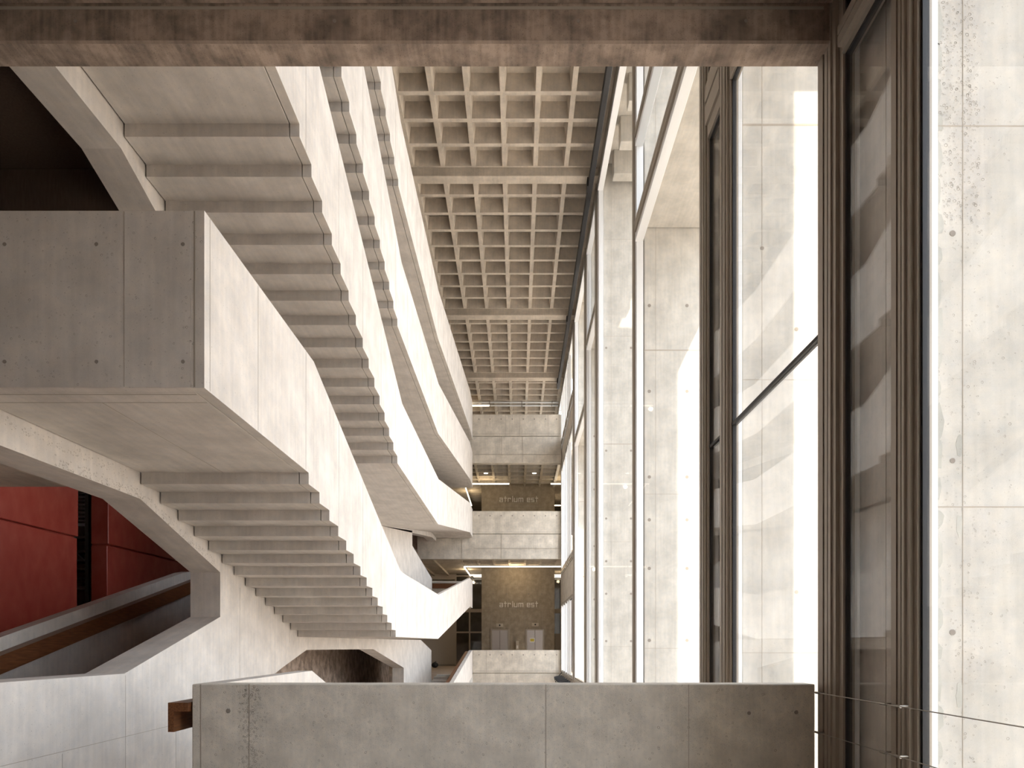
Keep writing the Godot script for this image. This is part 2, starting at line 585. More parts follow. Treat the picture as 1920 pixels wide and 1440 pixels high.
func pier(d0: float, d1: float, x1: float, top: float, label: String, rows: Array) -> Node3D:
	var o := thing("concrete_pier", label, "pier", W((2.22 + x1) / 2, -5.9, (d0 + d1) / 2), "piers outside the glass wall")
	bx(o, "shaft", 2.22, x1, -5.9, top, d0, d1, M.pier, 0.012)
	for h: float in ([-1.5, 0.72, 2.74] if d0 < 4.0 else [-2.9, -0.1, 2.6, 5.12, 7.9, 10.4]):
		if h < top:
			seam_d(o, 2.23, h, x1 - 0.01, h, d0, 0.006 if h != 5.12 else 0.02)
	var sx := 2.362 if d0 < 4.0 else 2.42
	seam_d(o, sx, -5.8, sx, minf(top, 12.0), d0, 0.005)
	seam_x(o, (d0 + d1) / 2, -5.8, (d0 + d1) / 2, minf(top, 12.0), 2.22, 0.006)
	for r: Array in rows:
		hole_d(o, r[0], r[1], d0, r[2] if r.size() > 2 else 0.02)
	return o

func facade() -> void:
	var g := "glazed bays of the window wall"
	# near bays, below the slab over the viewer
	var o := bay(1, "nearest glass bay of the window wall, beside the steel guard cables", -0.5, 3.556, [[-1.55, -1.25], [3.77, 3.98], [11.7, 12.0]], [[3.556, 3.775, 12.0, true], [-0.75, -0.5, 12.0, true]])
	o.set_meta("group", g)
	o = bay(2, "narrow reflecting glass strip between the two broad bronze mullions", 3.775, 4.37, [[-1.55, -1.25], [3.77, 3.98], [4.6, 4.75], [11.7, 12.0]], [[4.37, 4.707, 12.0, true]])
	o = bay(3, "bright glass bay with a dark slanting joint, right of the wide parapet", 4.707, 6.67, [[-1.55, -1.25], [2.12, 2.148], [5.5, 6.2], [11.7, 12.0]], [[6.67, 6.946, 12.0, true]])
	o = bay(4, "narrow glass strip between two slim bronze mullions", 6.946, 7.45, [[-1.55, -1.25], [2.12, 2.148], [5.5, 6.2], [11.7, 12.0]], [[7.45, 7.72, 12.0, true]])
	o = bay(5, "glass bay under the pale outdoor slab with a slanting bronze transom", 7.72, 11.95, [[-1.55, -1.25], [7.13, 7.42], [8.8, 8.98], [11.7, 12.0]], [[11.95, 12.2, 12.0, false]])
	o = bay(6, "glass bay before the dark narrow pier with a small sun spot", 12.2, 17.5, [[-1.55, -1.25], [11.7, 12.0]], [[17.5, 18.1, 12.0, false]])
	o = bay(7, "slender far glass bay with a high cross bar", 18.1, 20.4, [[-1.55, -1.25], [8.85, 9.05], [11.7, 12.0]], [[20.4, 21.0, 12.0, false]])
	o = bay(8, "far sunlit glass bay next to the concrete bay", 21.0, 24.7, [[-1.55, -1.25], [7.2, 7.42], [11.7, 12.0]], [[24.7, 25.3, 12.0, false]])
	# the last bay: concrete bands with windows between
	var o2: Node3D
	o2 = bx(self, "wall_right", 2.1, 2.21, 1.85, 3.2, 25.3, 31.95, M.insitu)
	tag(o2, "lower concrete band of the last window bay beside the far bridges", "wall", "", "structure")
	o2 = bx(self, "wall_right", 2.1, 2.21, 8.25, 9.2, 25.3, 31.95, M.insitu)
	tag(o2, "upper concrete band of the last window bay beside the far bridges", "wall", "", "structure")
	o2 = bx(self, "wall_right", 2.1, 2.2, 11.75, 12.4, 25.3, 40.0, M.insitu)
	tag(o2, "concrete head band above the uppermost far window", "wall", "", "structure")
	o2 = bx(self, "wall_right", 2.1, 2.2, -5.9, -5.0, -8.0, 31.95, M.insitu)
	tag(o2, "low concrete plinth under the window wall", "wall", "", "structure")
	o2 = bx(self, "wall_right", 2.12, 2.2, -1.9, -1.55, 4.69, 31.95, M.insitu)
	tag(o2, "concrete sill beam under the window wall", "wall", "", "structure")
	o2 = bx(self, "wall_right", 2.1, 2.2, -5.0, 12.35, -8.0, -0.75, M.insitu)
	tag(o2, "concrete wall beside and behind the viewer", "wall", "", "structure")
	o2 = bx(self, "wall_right", 2.1, 2.4, -5.9, 9.2, 31.95, 33.0, M.insitu)
	tag(o2, "concrete wall end where the bridges meet the window wall", "wall", "", "structure")
	o2 = bx(self, "wall_right", 3.4, 3.7, -5.9, 9.4, 33.0, 60.0, M.insitu)
	tag(o2, "side wall of the lift lobby towards the outside", "wall", "", "structure")
	o2 = bx(self, "wall_right", 2.1, 3.7, 9.4, 12.4, 40.0, 60.0, M.insitu)
	tag(o2, "upper side wall behind the uppermost bridge", "wall", "", "structure")
	o2 = bx(self, "wall_right", 2.1, 3.7, 9.2, 9.45, 33.0, 40.0, M.insitu)
	tag(o2, "sill of the rear uppermost window", "wall", "", "structure")
	o2 = bx(self, "wall_right", 2.16, 2.21, 12.0, 12.35, -8.0, 25.3, M.insitu)
	tag(o2, "head beam above the window wall", "wall", "", "structure")
	var lw := thing("window_14", "lower storey glazing below the gallery sill", "window", W(2.1, -5.0, 18), "", "structure")
	pane(lw, 4.7, 31.95, -4.95, -1.95)
	for k in 14:
		bx(lw, "mullion", 2.05, 2.16, -5.0, -1.9, 4.7 + 2.0 * k, 4.85 + 2.0 * k, M.frame, 0.006)
	var n := 9
	for r: Array in [[-1.55, 1.85, "lowest far window beside the lift lobby, under the first concrete band"], [3.2, 8.25, "tall far window between the two concrete bands by the bridges"], [9.2, 11.75, "uppermost far window over the upper concrete band"]]:
		var w := thing("window_%d" % n, r[2], "window", W(2.1, r[0], 28.6), "windows of the far concrete bay", "structure")
		n += 1
		var far := 40.0 if r[0] > 9.0 else 31.95
		pane(w, 25.3, far, r[0] + 0.1, r[1] - 0.1)
		transom(w, 25.3, far, r[0], r[0] + 0.28)
		transom(w, 25.3, far, r[1] - 0.14, r[1])
		if far > 32.0:
			for d: float in [33.8, 35.8, 37.8, 39.8]:
				bx(w, "mullion", 2.05, 2.16, r[0], r[1], d, d + 0.14, M.alu, 0.006)
		for d: float in [25.3, 27.3, 28.1, 29.3, 30.7, 31.8]:
			bx(w, "mullion", 2.05, 2.16, r[0], r[1], d, d + 0.14, M.alu, 0.006)
	# piers
	var pg := [[2.42, 3.1], [2.42, -0.42]]
	pier(-1.0, -0.1, 4.5, 12.35, "concrete pier beside the viewer", [])
	var pa := pier(3.62, 4.6, 3.6, 12.35, "pale rough concrete pier filling the edge behind the nearest glass bay", [[2.308, 2.17, 0.016], [2.308, 0.965, 0.014], [2.308, 0.055, 0.016]])
	pits(pa, 2.235, 2.62, -1.2, 3.4, 3.62, 500, 0.0065, 9, [2.33, 2.40])
	pits(pa, 2.235, 2.45, 2.2, 3.4, 3.62, 420, 0.0075, 10)
	for i in 24:
		stain(pa, 2.232, -0.75 + 0.175 * i, 0.016 + 0.008 * (i % 3), 0.05 + 0.02 * (i % 4), 3.62, 40 + i)
	for h: float in [1.05, 0.62, -0.28]:
		stain(pa, 2.345, h, 0.02, 0.07, 3.62, int(h * 50) + 200)
	pier(6.75, 7.62, 4.55, 12.35, "pale concrete pier behind the bright glass bay with the slanting joint", [[2.76, 3.1], [2.42, 3.9], [2.76, 0.5]])
	pier(11.95, 12.65, 5.3, 12.35, "concrete pier with an upper recessed field and a pale sun patch", [[2.31, 5.9, 0.03], [2.97, 5.9, 0.03], [2.31, 4.4, 0.03], [2.97, 4.4, 0.03], [2.31, 2.9, 0.03], [2.97, 2.9, 0.03], [2.31, 2.15, 0.03], [2.97, 2.15, 0.03], [2.31, 1.3, 0.03], [2.97, 1.3, 0.03], [2.31, 0.04, 0.03], [2.97, 0.04, 0.03]])
	pier(17.6, 18.3, 4.4, 12.35, "darker narrow concrete pier with rows of small tie holes", [[2.29, 7.6, 0.03], [2.93, 7.6, 0.03], [2.29, 4.95, 0.03], [2.93, 4.95, 0.03], [2.29, 3.2, 0.03], [2.93, 3.2, 0.03], [2.29, 2.1, 0.03], [2.93, 2.1, 0.03], [2.29, 1.26, 0.03], [2.93, 1.26, 0.03], [2.29, 0.04, 0.03], [2.93, 0.04, 0.03]])
	pier(20.5, 21.2, 3.4, 12.35, "slim pier with a column of tie holes next to the sunlit far one", [[2.31, 6.2, 0.03], [2.31, 4.6, 0.03], [2.31, 2.9, 0.03], [2.31, 1.3, 0.03], [2.31, 0.1, 0.03]])
	pier(24.8, 26.0, 4.4, 12.35, "farthest sunlit pier before the concrete bay", [[2.4, 2.4, 0.03]])
	var ro := bx(self, "roof_overhang", 2.2, 4.6, 12.36, 12.6, -8.0, 32.0, M.pier, 0.01)
	tag(ro, "concrete roof overhang above the outdoor piers", "roof", "", "structure")
	# outdoor slabs between piers
	var so := [[4.62, 6.73, 7.25, 7.45, "outdoor slab between the two nearest pale piers"], [7.64, 11.93, 7.25, 7.45, "broad outdoor slab soffit over the pier with the recessed field"], [18.32, 20.48, 8.82, 9.05, "small outdoor slab between the slim far piers"], [21.22, 24.78, 7.15, 7.38, "outdoor slab before the farthest sunlit pier"]]
	for s: Array in so:
		var q := bx(self, "outdoor_slab", 2.22, 4.0, s[2], s[3], s[0], s[1], M.pier, 0.01)
		tag(q, s[4], "slab", "slabs between the piers")
	for d: float in [13.6, 14.8, 16.0, 17.1]:
		var q := bx(self, "roof_beam", 2.42, 4.4, 11.75, 12.36, d, d + 0.3, M.pier, 0.01)
		tag(q, "concrete roof beam outside the glass bay before the dark narrow pier", "beam", "roof beams over the glass bay")

# ------------------------------------------------------------ stair flights
# s0 landing soffit, d0 first riser, n risers of height r and going g, s1 soffit of the middle landing, s2 soffit at the far end, t0 / t1 / t2 parapet tops there
func flight(label: String, s0: float, d0: float, n: int, g: float, r: float, t0: float, t1: float, t2: float, s2: float, k0: float, k1: float, front: float) -> Node3D:
	var o := thing("staircase", label, "staircase", W(-3.1, s0, front), "stacked stair flights")
	var s1 := s0 - n * r
	var dl := d0 + (n - 1) * g
	# outer parapet: one folded band with a stepped lower edge
	var pts := [[front, t0], [k0, t0], [k1, t1], [18.2, t1], [30.3, t2 - 0.03], [31.98, t2], [31.98, s2], [30.3, s2 - 0.02], [18.1, s1], [dl, s1]]
	for i in range(n - 1, -1, -1):
		pts.append([d0 + i * g, s0 - (i + 1) * r] if i < n - 1 else [dl, s1])
		pts.append([d0 + i * g, s0 - i * r])
	# remove the doubled corner
	var clean := []
	for p: Array in pts:
		if clean.is_empty() or absf(clean[-1][0] - p[0]) + absf(clean[-1][1] - p[1]) > 0.001:
			clean.append(p)
	clean.append([front, s0])
	prism(o, "outer_parapet", clean, -2.19, -2.10, M.stair)
	# landings and steps: folded slab pieces between the parapet and the inner beam
	var xi := -3.785
	var xo := -2.2
	bx(o, "landing", xi, xo, s0, s0 + 0.24, front + 0.09, d0, M.stair, 0.004)
	for i in n:
		var a := d0 + i * g
		prism(o, "step", [[a, s0 - (i + 1) * r], [a + g, s0 - (i + 1) * r], [a + g, s0 - i * r + 0.12], [a - 0.02, s0 - i * r + 0.12], [a - 0.02, s0 - i * r + 0.05], [a, s0 - i * r + 0.05]] if i < n - 1 else [[a, s1], [a + 0.3, s1], [a + 0.3, s0 - i * r + 0.12], [a - 0.02, s0 - i * r + 0.12], [a - 0.02, s0 - i * r + 0.05], [a, s0 - i * r + 0.05]], xi, xo, M.stair)
	prism(o, "middle_landing", [[dl + 0.3, s1], [18.1, s1], [18.1, s1 + 0.24], [dl + 0.3, s1 + 0.24]], xi, xo, M.stair)
	prism(o, "upper_run", [[18.1, s1], [30.3, s2 - 0.02], [30.3, s2 + 0.22], [18.1, s1 + 0.24]], xi, xo, M.stair)
	bx(o, "end_landing", xi, xo, s2 - 0.02, s2 + 0.22, 30.3, 31.98, M.stair, 0.004)
	# front parapet of the landing
	bx(o, "front_parapet", -3.80, -2.19, s0, t0, front, front + 0.09, M.stair, 0.004)
	# shuttering seams on the outer face
	seam_x(o, front + 0.085, s0 + 0.01, front + 0.085, t0 - 0.01, -2.10, 0.006)
	var d := front + 0.95
	while d < 31.5:
		var tt := t0 if d < k0 else (lerpf(t0, t1, (d - k0) / (k1 - k0)) if d < k1 else (t1 if d < 18.2 else lerpf(t1, t2, (d - 18.2) / 12.1)))
		var ss := s0 if d < d0 else (s0 - ceilf((d - d0) / g) * r if d < dl else (s1 if d < 18.1 else lerpf(s1, s2, minf(1.0, (d - 18.1) / 12.2))))
		seam_x(o, d, ss + 0.01, d, tt - 0.01, -2.10, 0.004)
		d += 1.25
	return o

func stairs() -> void:
	var f1 := flight("lowest big stair flight with a grey front landing wall and stepped underside", 1.71, 6.87, 14, 0.378, 0.115, 2.90, 1.28, 2.90, 1.62, 7.04, 12.3, 4.58)
	# details of the front landing face of the lowest flight
	seam_d(f1, -2.165, 1.72, -2.165, 2.89, 4.58, 0.010)
	seam_d(f1, -2.637, 1.72, -2.637, 2.89, 4.58, 0.005)
	bx(f1, "soffit_seam", -3.78, -2.21, 1.7085, 1.715, 4.86, 4.867, M.seam, 0.0)
	bx(f1, "soffit_seam", -3.78, -2.21, 1.7085, 1.715, 4.70, 4.71, M.seam, 0.0)
	bx(f1, "soffit_seam", -2.96, -2.954, 1.7085, 1.715, 4.87, 6.86, M.seam, 0.0)
	for x: float in [-3.44, -2.823, -2.243]:
		for h: float in [1.885, 2.673]:
			hole_d(f1, x, h, 4.58, 0.013)
	pits(f1, -3.78, -2.12, 1.72, 2.89, 4.58, 380, 0.007, 5)
	flight("second stair flight from the bottom, its stepped underside widest in view", 5.0, 6.58, 15, 0.3835, 0.124, 6.18, 4.36, 6.23, 4.92, 7.05, 12.45, 4.58)
	flight("third stair flight from the bottom, between two white parapets", 7.36, 6.63, 15, 0.380, 0.121, 8.60, 6.90, 8.92, 7.28, 7.1, 12.4, 4.58)
	flight("topmost stair flight close under the coffered ceiling", 9.75, 6.65, 15, 0.385, 0.113, 11.0, 9.38, 11.22, 9.50, 7.0, 12.3, 4.58)
	# inner side wall under and beside the lowest flight, with the dark octagonal opening
	var w := thing("wall_stair", "folded pale concrete wall along the inner side of the lowest flight", "wall", W(-4.0, -5.5, 15), "", "structure")
	prism(w, "wall_body", [[4.3, -0.29], [6.6, -0.30], [8.73, 0.33], [8.73, 0.90], [6.88, 1.45], [4.67, 1.45], [4.67, 2.88], [7.04, 2.88], [12.2, 1.45], [12.2, 3.13], [18.1, 3.13], [24.7, 4.05], [24.7, 3.51], [30.4, 2.85], [30.4, 1.60], [18.15, 0.10], [26.87, 0.11], [30.2, -0.34], [30.2, -5.5], [22.84, -5.5], [22.84, -0.84], [18.0, -0.17], [12.31, -0.13], [11.05, -0.40], [9.6, -0.75], [9.6, -5.5], [4.3, -5.5]], -4.18, -3.80, M.stair)
	seam_x(w, 4.4, -0.91, 9.5, -0.91, -3.80, 0.005)
	for q: Array in [[6.62, -4.0, -0.32], [9.35, -4.0, 0.75], [11.4, 0.0, 0.3], [7.6, -4.0, -0.93], [5.7, -4.0, -0.93]]:
		seam_x(w, q[0], q[1], q[0], q[2], -3.80, 0.004)
	edge_pits(w, [[5.6, 1.455], [6.88, 1.455], [8.6, 0.95]], -3.80, 0.09, 420, 0.008, 71)
	edge_pits(w, [[5.0, 1.60], [6.7, 1.60]], -3.80, 0.08, 120, 0.007, 72)
	# inner beams of the upper flights
	var b2 := thing("wall_beam", "inner concrete edge beam of the second flight over the dark gap", "beam", W(-4.0, 4.7, 9), "", "structure")
	prism(b2, "beam_body", [[4.67, 4.74], [6.55, 4.74], [12.0, 2.93], [18.1, 3.14], [30.4, 4.7], [31.95, 4.75], [31.95, 6.2], [18.2, 4.35], [12.4, 4.35], [7.0, 6.17], [4.67, 6.17]], -4.18, -3.80, M.stair)
	var b3 := thing("wall_beam", "inner concrete edge beam of the third flight", "beam", W(-4.0, 7.1, 9), "", "structure")
	prism(b3, "beam_body", [[4.67, 7.1], [6.6, 7.1], [12.0, 5.3], [18.1, 5.3], [30.4, 7.0], [31.95, 7.0], [31.95, 8.9], [18.2, 6.9], [12.4, 6.9], [7.0, 8.6], [4.67, 8.6]], -4.18, -3.80, M.stair)
	var b4 := thing("wall_beam", "inner concrete edge beam of the topmost flight", "beam", W(-4.0, 9.5, 9), "", "structure")
	prism(b4, "beam_body", [[4.67, 9.5], [6.6, 9.5], [12.0, 7.8], [18.1, 7.8], [30.4, 9.2], [31.95, 9.2], [31.95, 11.2], [18.2, 9.38], [12.4, 9.38], [7.0, 11.0], [4.67, 11.0]], -4.18, -3.80, M.stair)
	# flight going down from the gallery
	var f0 := thing("staircase", "white parapet of the flight descending behind the front parapet", "staircase", W(-2.9, -1.55, 8), "stacked stair flights")
	prism(f0, "outer_parapet", [[4.90, -0.287], [6.98, -0.287], [18.0, -3.55], [18.0, -4.8], [6.9, -1.75], [4.90, -1.75]], -2.24, -2.10, M.stair)
	for i in 14:
		bx(f0, "step", -3.80, -2.24, -1.55 - 0.29 - i * 0.115, -1.55 - i * 0.115, 4.69 + i * 0.378, 4.69 + (i + 1) * 0.378 + 0.02, M.stair, 0.004)
	var hr := prism(f0, "handrail", [[4.66, -0.41], [6.95, -0.41], [17.5, -3.5], [17.5, -3.56], [6.95, -0.47], [4.66, -0.47]], -2.385, -2.25, M.wood)
	prism(hr, "rail_apron", [[4.66, -0.47], [6.95, -0.47], [17.5, -3.56], [17.5, -3.70], [6.95, -0.61], [4.66, -0.61]], -2.385, -2.345, M.wood)
	# far flight coming down from the first bridge
	var f5 := thing("staircase", "small far flight with wooden handrail below the first bridge", "staircase", W(-2.9, -3.0, 26), "stacked stair flights")
	prism(f5, "outer_parapet", [[31.97, -0.35], [31.4, -0.37], [18.5, -1.74], [18.5, -3.0], [28.9, -1.76], [31.97, -1.58]], -2.24, -2.10, M.stair)
	prism(f5, "handrail", [[31.9, -0.40], [31.3, -0.42], [18.5, -1.78], [18.5, -1.96], [31.3, -0.60], [31.9, -0.58]], -2.40, -2.27, M.wood)
	for i in 12:
		bx(f5, "step", -3.80, -2.24, -1.9 - i * 0.12, -1.55 - i * 0.12, 31.95 - (i + 1) * 0.9, 31.95 - i * 0.9, M.stair, 0.004)

# ------------------------------------------------------------ bridges across the far end
func bridge(label: String, top: float, joint: float, bottom: float, x0: float, seams: Array) -> Node3D:
	var o := thing("concrete_bridge", label, "bridge", W(-0.5, bottom, 32.2), "far bridges")
	bx(o, "parapet", x0, 2.07, joint + 0.01, top, 32.0, 32.2, M.insitu, 0.012)
	bx(o, "edge_beam", x0, 2.07, bottom, joint - 0.01, 32.015, 32.37, M.insitu, 0.012)
	for s: Array in seams:
		seam_d(o, s[0], s[1], s[2], s[3], 32.0, 0.016)
	for i in 8:
		hole_d(o, -1.8 + 0.52 * i, top - 0.22, 32.0, 0.03)
	return o

func bridges() -> void:
	bridge("uppermost far bridge with a pale parapet under the far coffers", 10.70, 9.68, 8.43, -4.7, [[-0.55, 9.7, -0.55, 10.68], [0.1, 9.7, 0.1, 10.68], [1.44, 9.7, 1.44, 10.68], [-2.0, 9.78, 2.0, 9.78], [-0.74, 8.8, -0.74, 9.66], [0.25, 8.45, 0.25, 9.66], [-2.0, 8.82, 2.0, 8.82]])
	var fs: Node3D = bx(self, "floor_lobby", -9.5, 3.4, 9.45, 9.68, 32.4, 50.0, M.insitu)
	tag(fs, "floor slab behind the uppermost bridge", "floor", "", "structure")
	bridge("middle far bridge under the higher atrium lettering", 6.17, 5.10, 3.92, -4.7, [[-2.0, 4.42, 2.0, 4.42], [-0.75, 3.94, -0.75, 5.08], [-2.6, 3.94, -2.6, 5.08], [1.95, 3.94, 1.95, 5.08], [-2.0, 5.18, 2.0, 5.18]])
	fs = bx(self, "floor_lobby", -9.5, 3.4, 4.72, 5.10, 32.4, 50.0, M.insitu)
	tag(fs, "floor slab behind the middle bridge", "floor", "", "structure")
	var b1 := bridge("lowest far bridge in front of the lift doors", -0.35, -1.43, -2.7, -2.1, [[-1.46, -1.4, -1.46, -0.37], [1.82, -1.4, 1.82, -0.37], [-2.0, -1.33, 1.9, -1.33]])
	fs = bx(self, "floor_lobby", -9.5, 3.4, -1.9, -1.50, 32.4, 60.0, M.floor)
	tag(fs, "floor of the lift lobby", "floor", "", "structure")
	bx(b1, "step_front", -3.80, -2.1, -2.7, -1.50, 32.0, 32.4, M.white, 0.01)
	# coffered ceilings of the lobby levels
	var xs := []
	for k in 7:
		xs.append(2.17 - 0.87 * (6 - k))
	var c2 := thing("ceiling_lobby", "dim coffered ceiling with two round lights above the higher lettering", "ceiling", W(0, 9.15, 37), "", "structure")
	coffers(c2, xs, 33.2, 8, 0.87, 9.15, 0.3, M.insitu)
	bx(c2, "ceiling_field", -9.5, -3.05, 9.15, 9.45, 32.4, 50.0, M.insitu, 0.0)
	bx(c2, "ceiling_field", 2.17, 3.4, 9.15, 9.45, 32.4, 50.0, M.insitu, 0.0)
	bx(c2, "ceiling_field", -3.05, 2.17, 9.15, 9.45, 40.16, 50.0, M.insitu, 0.0)
	bx(c2, "ceiling_field", -3.05, 2.17, 9.15, 9.45, 32.4, 33.2, M.insitu, 0.0)
	var c1 := thing("ceiling_lobby", "low coffered ceiling with a long light line over the lift doors", "ceiling", W(0, 4.42, 37), "", "structure")
	coffers(c1, xs, 33.2, 8, 0.87, 4.42, 0.3, M.insitu)
	bx(c1, "ceiling_field", -9.5, -3.05, 4.42, 4.72, 32.4, 60.0, M.insitu, 0.0)
	bx(c1, "ceiling_field", 2.17, 3.4, 4.42, 4.72, 32.4, 60.0, M.insitu, 0.0)
	bx(c1, "ceiling_field", -3.05, 2.17, 4.42, 4.72, 40.16, 60.0, M.insitu, 0.0)
	bx(c1, "ceiling_field", -3.05, 2.17, 4.42, 4.72, 32.4, 33.2, M.insitu, 0.0)
	for x: float in [-4.5, -5.4, -6.3]:
		bx(c1, "ceiling_rib", x, x + 0.12, 4.30, 4.42, 33.0, 46.0, M.insitu, 0.0)

# ------------------------------------------------------------ left side: galleries, stair behind, red wall
func left_side() -> void:
	var o: Node3D
	o = bx(self, "floor_gallery", -9.5, -4.18, 1.70, 1.95, -8.0, 7.45, M.insitu)
	tag(o, "dark gallery slab above the red wall", "slab", "", "structure")
	o = bx(self, "floor_gallery", -9.5, -4.18, 5.0, 5.3, 4.68, 31.9, M.timber)
	tag(o, "dark timber clad gallery slab behind the second flight", "slab", "", "structure")
	o = bx(self, "floor_gallery", -9.5, -4.18, 7.4, 7.7, 4.68, 31.9, M.insitu)
	tag(o, "gallery slab behind the third flight", "slab", "", "structure")
	o = bx(self, "floor_gallery", -9.5, -4.18, 9.75, 10.0, 4.68, 31.9, M.insitu)
	tag(o, "gallery slab behind the topmost flight", "slab", "", "structure")
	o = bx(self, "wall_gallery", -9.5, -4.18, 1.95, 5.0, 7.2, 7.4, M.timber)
	tag(o, "dark timber wall in the shade behind the second flight beam", "wall", "", "structure")
	# stair between the parapet walls, rising away
	var s := thing("staircase", "flight rising along the red wall with a broad wooden handrail", "staircase", W(-5.1, -1.55, 9))
	for i in 20:
		bx(s, "step", -6.04, -4.18, -1.9 + i * 0.107, -1.55 + i * 0.107, 6.2 + i * 0.378, 6.2 + (i + 1) * 0.378, M.stair, 0.004)
	prism(s, "side_parapet", [[4.69, -0.30], [6.62, -0.31], [12.35, 1.265], [12.6, 1.31], [14.5, 1.31], [14.5, -0.4], [12.6, -0.4], [6.62, -5.5], [4.69, -5.5]], -6.2, -6.04, M.stair)
	var hr := prism(s, "handrail", [[5.0, -0.44], [6.7, -0.45], [12.6, 1.17], [12.6, 1.13], [6.7, -0.49], [5.0, -0.48]], -6.03, -5.90, M.wood)
	prism(hr, "rail_apron", [[5.0, -0.48], [6.7, -0.49], [12.6, 1.13], [12.6, 0.955], [6.7, -0.665], [5.0, -0.655]], -5.94, -5.90, M.wood)
	o = bx(self, "wall_passage", -6.2, -6.0, -5.5, -0.1, 12.7, 31.9, M.stained)
	tag(o, "brown wall deep inside the octagonal opening", "wall", "", "structure")
	o = bx(self, "ceiling_passage", -6.2, -4.18, -0.12, 0.0, 13.0, 30.0, M.insitu)
	tag(o, "low ceiling inside the octagonal opening", "ceiling", "", "structure")
	# red wall panels
	var r1 := thing("red_wall_panel", "tall red painted wall panel before the dark slit", "wall panel", W(-7.8, -5.5, 8), "red wall panels")
	bx(r1, "lower_panel", -7.9, -7.60, -5.5, 1.80, 2.0, 11.79, M.red, 0.01)
	bx(r1, "upper_panel", -7.9, -7.58, 1.83, 3.6, 2.0, 11.79, M.red, 0.01)
	bx(r1, "core", -7.9, -7.64, -5.5, 3.6, 2.0, 11.76, M.red, 0.0)
	seam_x(r1, 7.9, 1.84, 7.9, 3.5, -7.58, 0.006)
	var r2 := thing("red_wall_panel", "red painted wall panel behind the slit, above the wooden handrail", "wall panel", W(-7.8, -5.5, 20), "red wall panels")
	bx(r2, "lower_panel", -7.9, -7.60, -5.5, 1.80, 12.65, 30.0, M.red, 0.01)
	bx(r2, "upper_panel", -7.9, -7.58, 1.83, 5.0, 12.65, 30.0, M.red, 0.01)
	bx(r2, "core", -7.9, -7.64, -5.5, 5.0, 12.68, 30.0, M.red, 0.0)
	# metal rack in the slit
	var k := thing("metal_rack", "grey metal rack with a slatted grille inside the dark slit", "rack", W(-8.3, -5.5, 12.95))
	bx(k, "post", -8.06, -7.99, -5.5, 3.4, 12.72, 12.78, M.shade, 0.004)
	bx(k, "post", -8.15, -8.13, 2.2, 3.3, 12.93, 12.96, M.alu, 0.002)
	for i in 9:
		bx(k, "slat", -8.6, -8.15, 2.30 + 0.075 * i, 2.33 + 0.075 * i, 12.93, 12.97, M.steel, 0.002)
	bx(k, "rail", -8.6, -8.13, 2.21, 2.26, 12.92, 12.98, M.alu, 0.004)
	for i in 6:
		bx(k, "shelf", -8.6, -8.13, 1.98 - 0.17 * i - (0.1 if i > 0 else 0.0), 2.02 - 0.17 * i - (0.1 if i > 0 else 0.0), 12.95, 13.35, M.steel, 0.004)
	rod(k, "brace", W(-8.4, 1.75, 12.94), W(-8.14, 1.5, 12.94), 0.012, M.steel, 6)

# ------------------------------------------------------------ lift lobby
const GLYPHS := {
	"a": [[0, 1, 0.8, 1], [0.8, 1, 0.8, 0], [0.8, 0, 0, 0], [0, 0, 0, 0.5], [0, 0.5, 0.8, 0.5]],
	"t": [[0.25, 1.45, 0.25, 0], [0, 1, 0.6, 1]],
	"r": [[0, 1, 0, 0], [0, 0.98, 0.7, 0.98], [0.7, 1, 0.7, 0.75]],
	"i": [[0.15, 1, 0.15, 0], [0.15, 1.45, 0.15, 1.3]],
	"u": [[0, 1, 0, 0], [0, 0, 0.8, 0], [0.8, 0, 0.8, 1]],
	"m": [[0, 0, 0, 1], [0, 1, 1.2, 1], [0.6, 1, 0.6, 0], [1.2, 1, 1.2, 0]],
	"e": [[0.75, 0, 0, 0], [0, 0, 0, 1], [0, 1, 0.75, 1], [0.75, 1, 0.75, 0.5], [0.75, 0.5, 0, 0.5]],
	"s": [[0.7, 1, 0, 1], [0, 1, 0, 0.5], [0, 0.5, 0.7, 0.5], [0.7, 0.5, 0.7, 0], [0.7, 0, 0, 0]],
}

func sign_(label: String, h: float) -> void:
	var o := thing("wall_sign", label, "sign", W(-0.03, h, 39.99), "lettering on the lift wall")
	var x := -1.02
	var u := 0.205
	for ch in "atrium est":
		if ch == " ":
			x += 0.16
			continue
		var letter := Node3D.new()
		letter.name = "letter_" + ch
		o.add_child(letter, true)
		letter.position = W(x, h, 39.98) - gpos(o)
		var wide := 0.0
		for s: Array in GLYPHS[ch]:
			var t := 0.021
			bx(letter, "stroke", x + minf(s[0], s[2]) * u - t, x + maxf(s[0], s[2]) * u + t, h + minf(s[1], s[3]) * u - t, h + maxf(s[1], s[3]) * u + t, 39.93, 39.97, M.letters, 0.0)
			wide = maxf(wide, maxf(s[0], s[2]))
		x += wide * u + 0.095

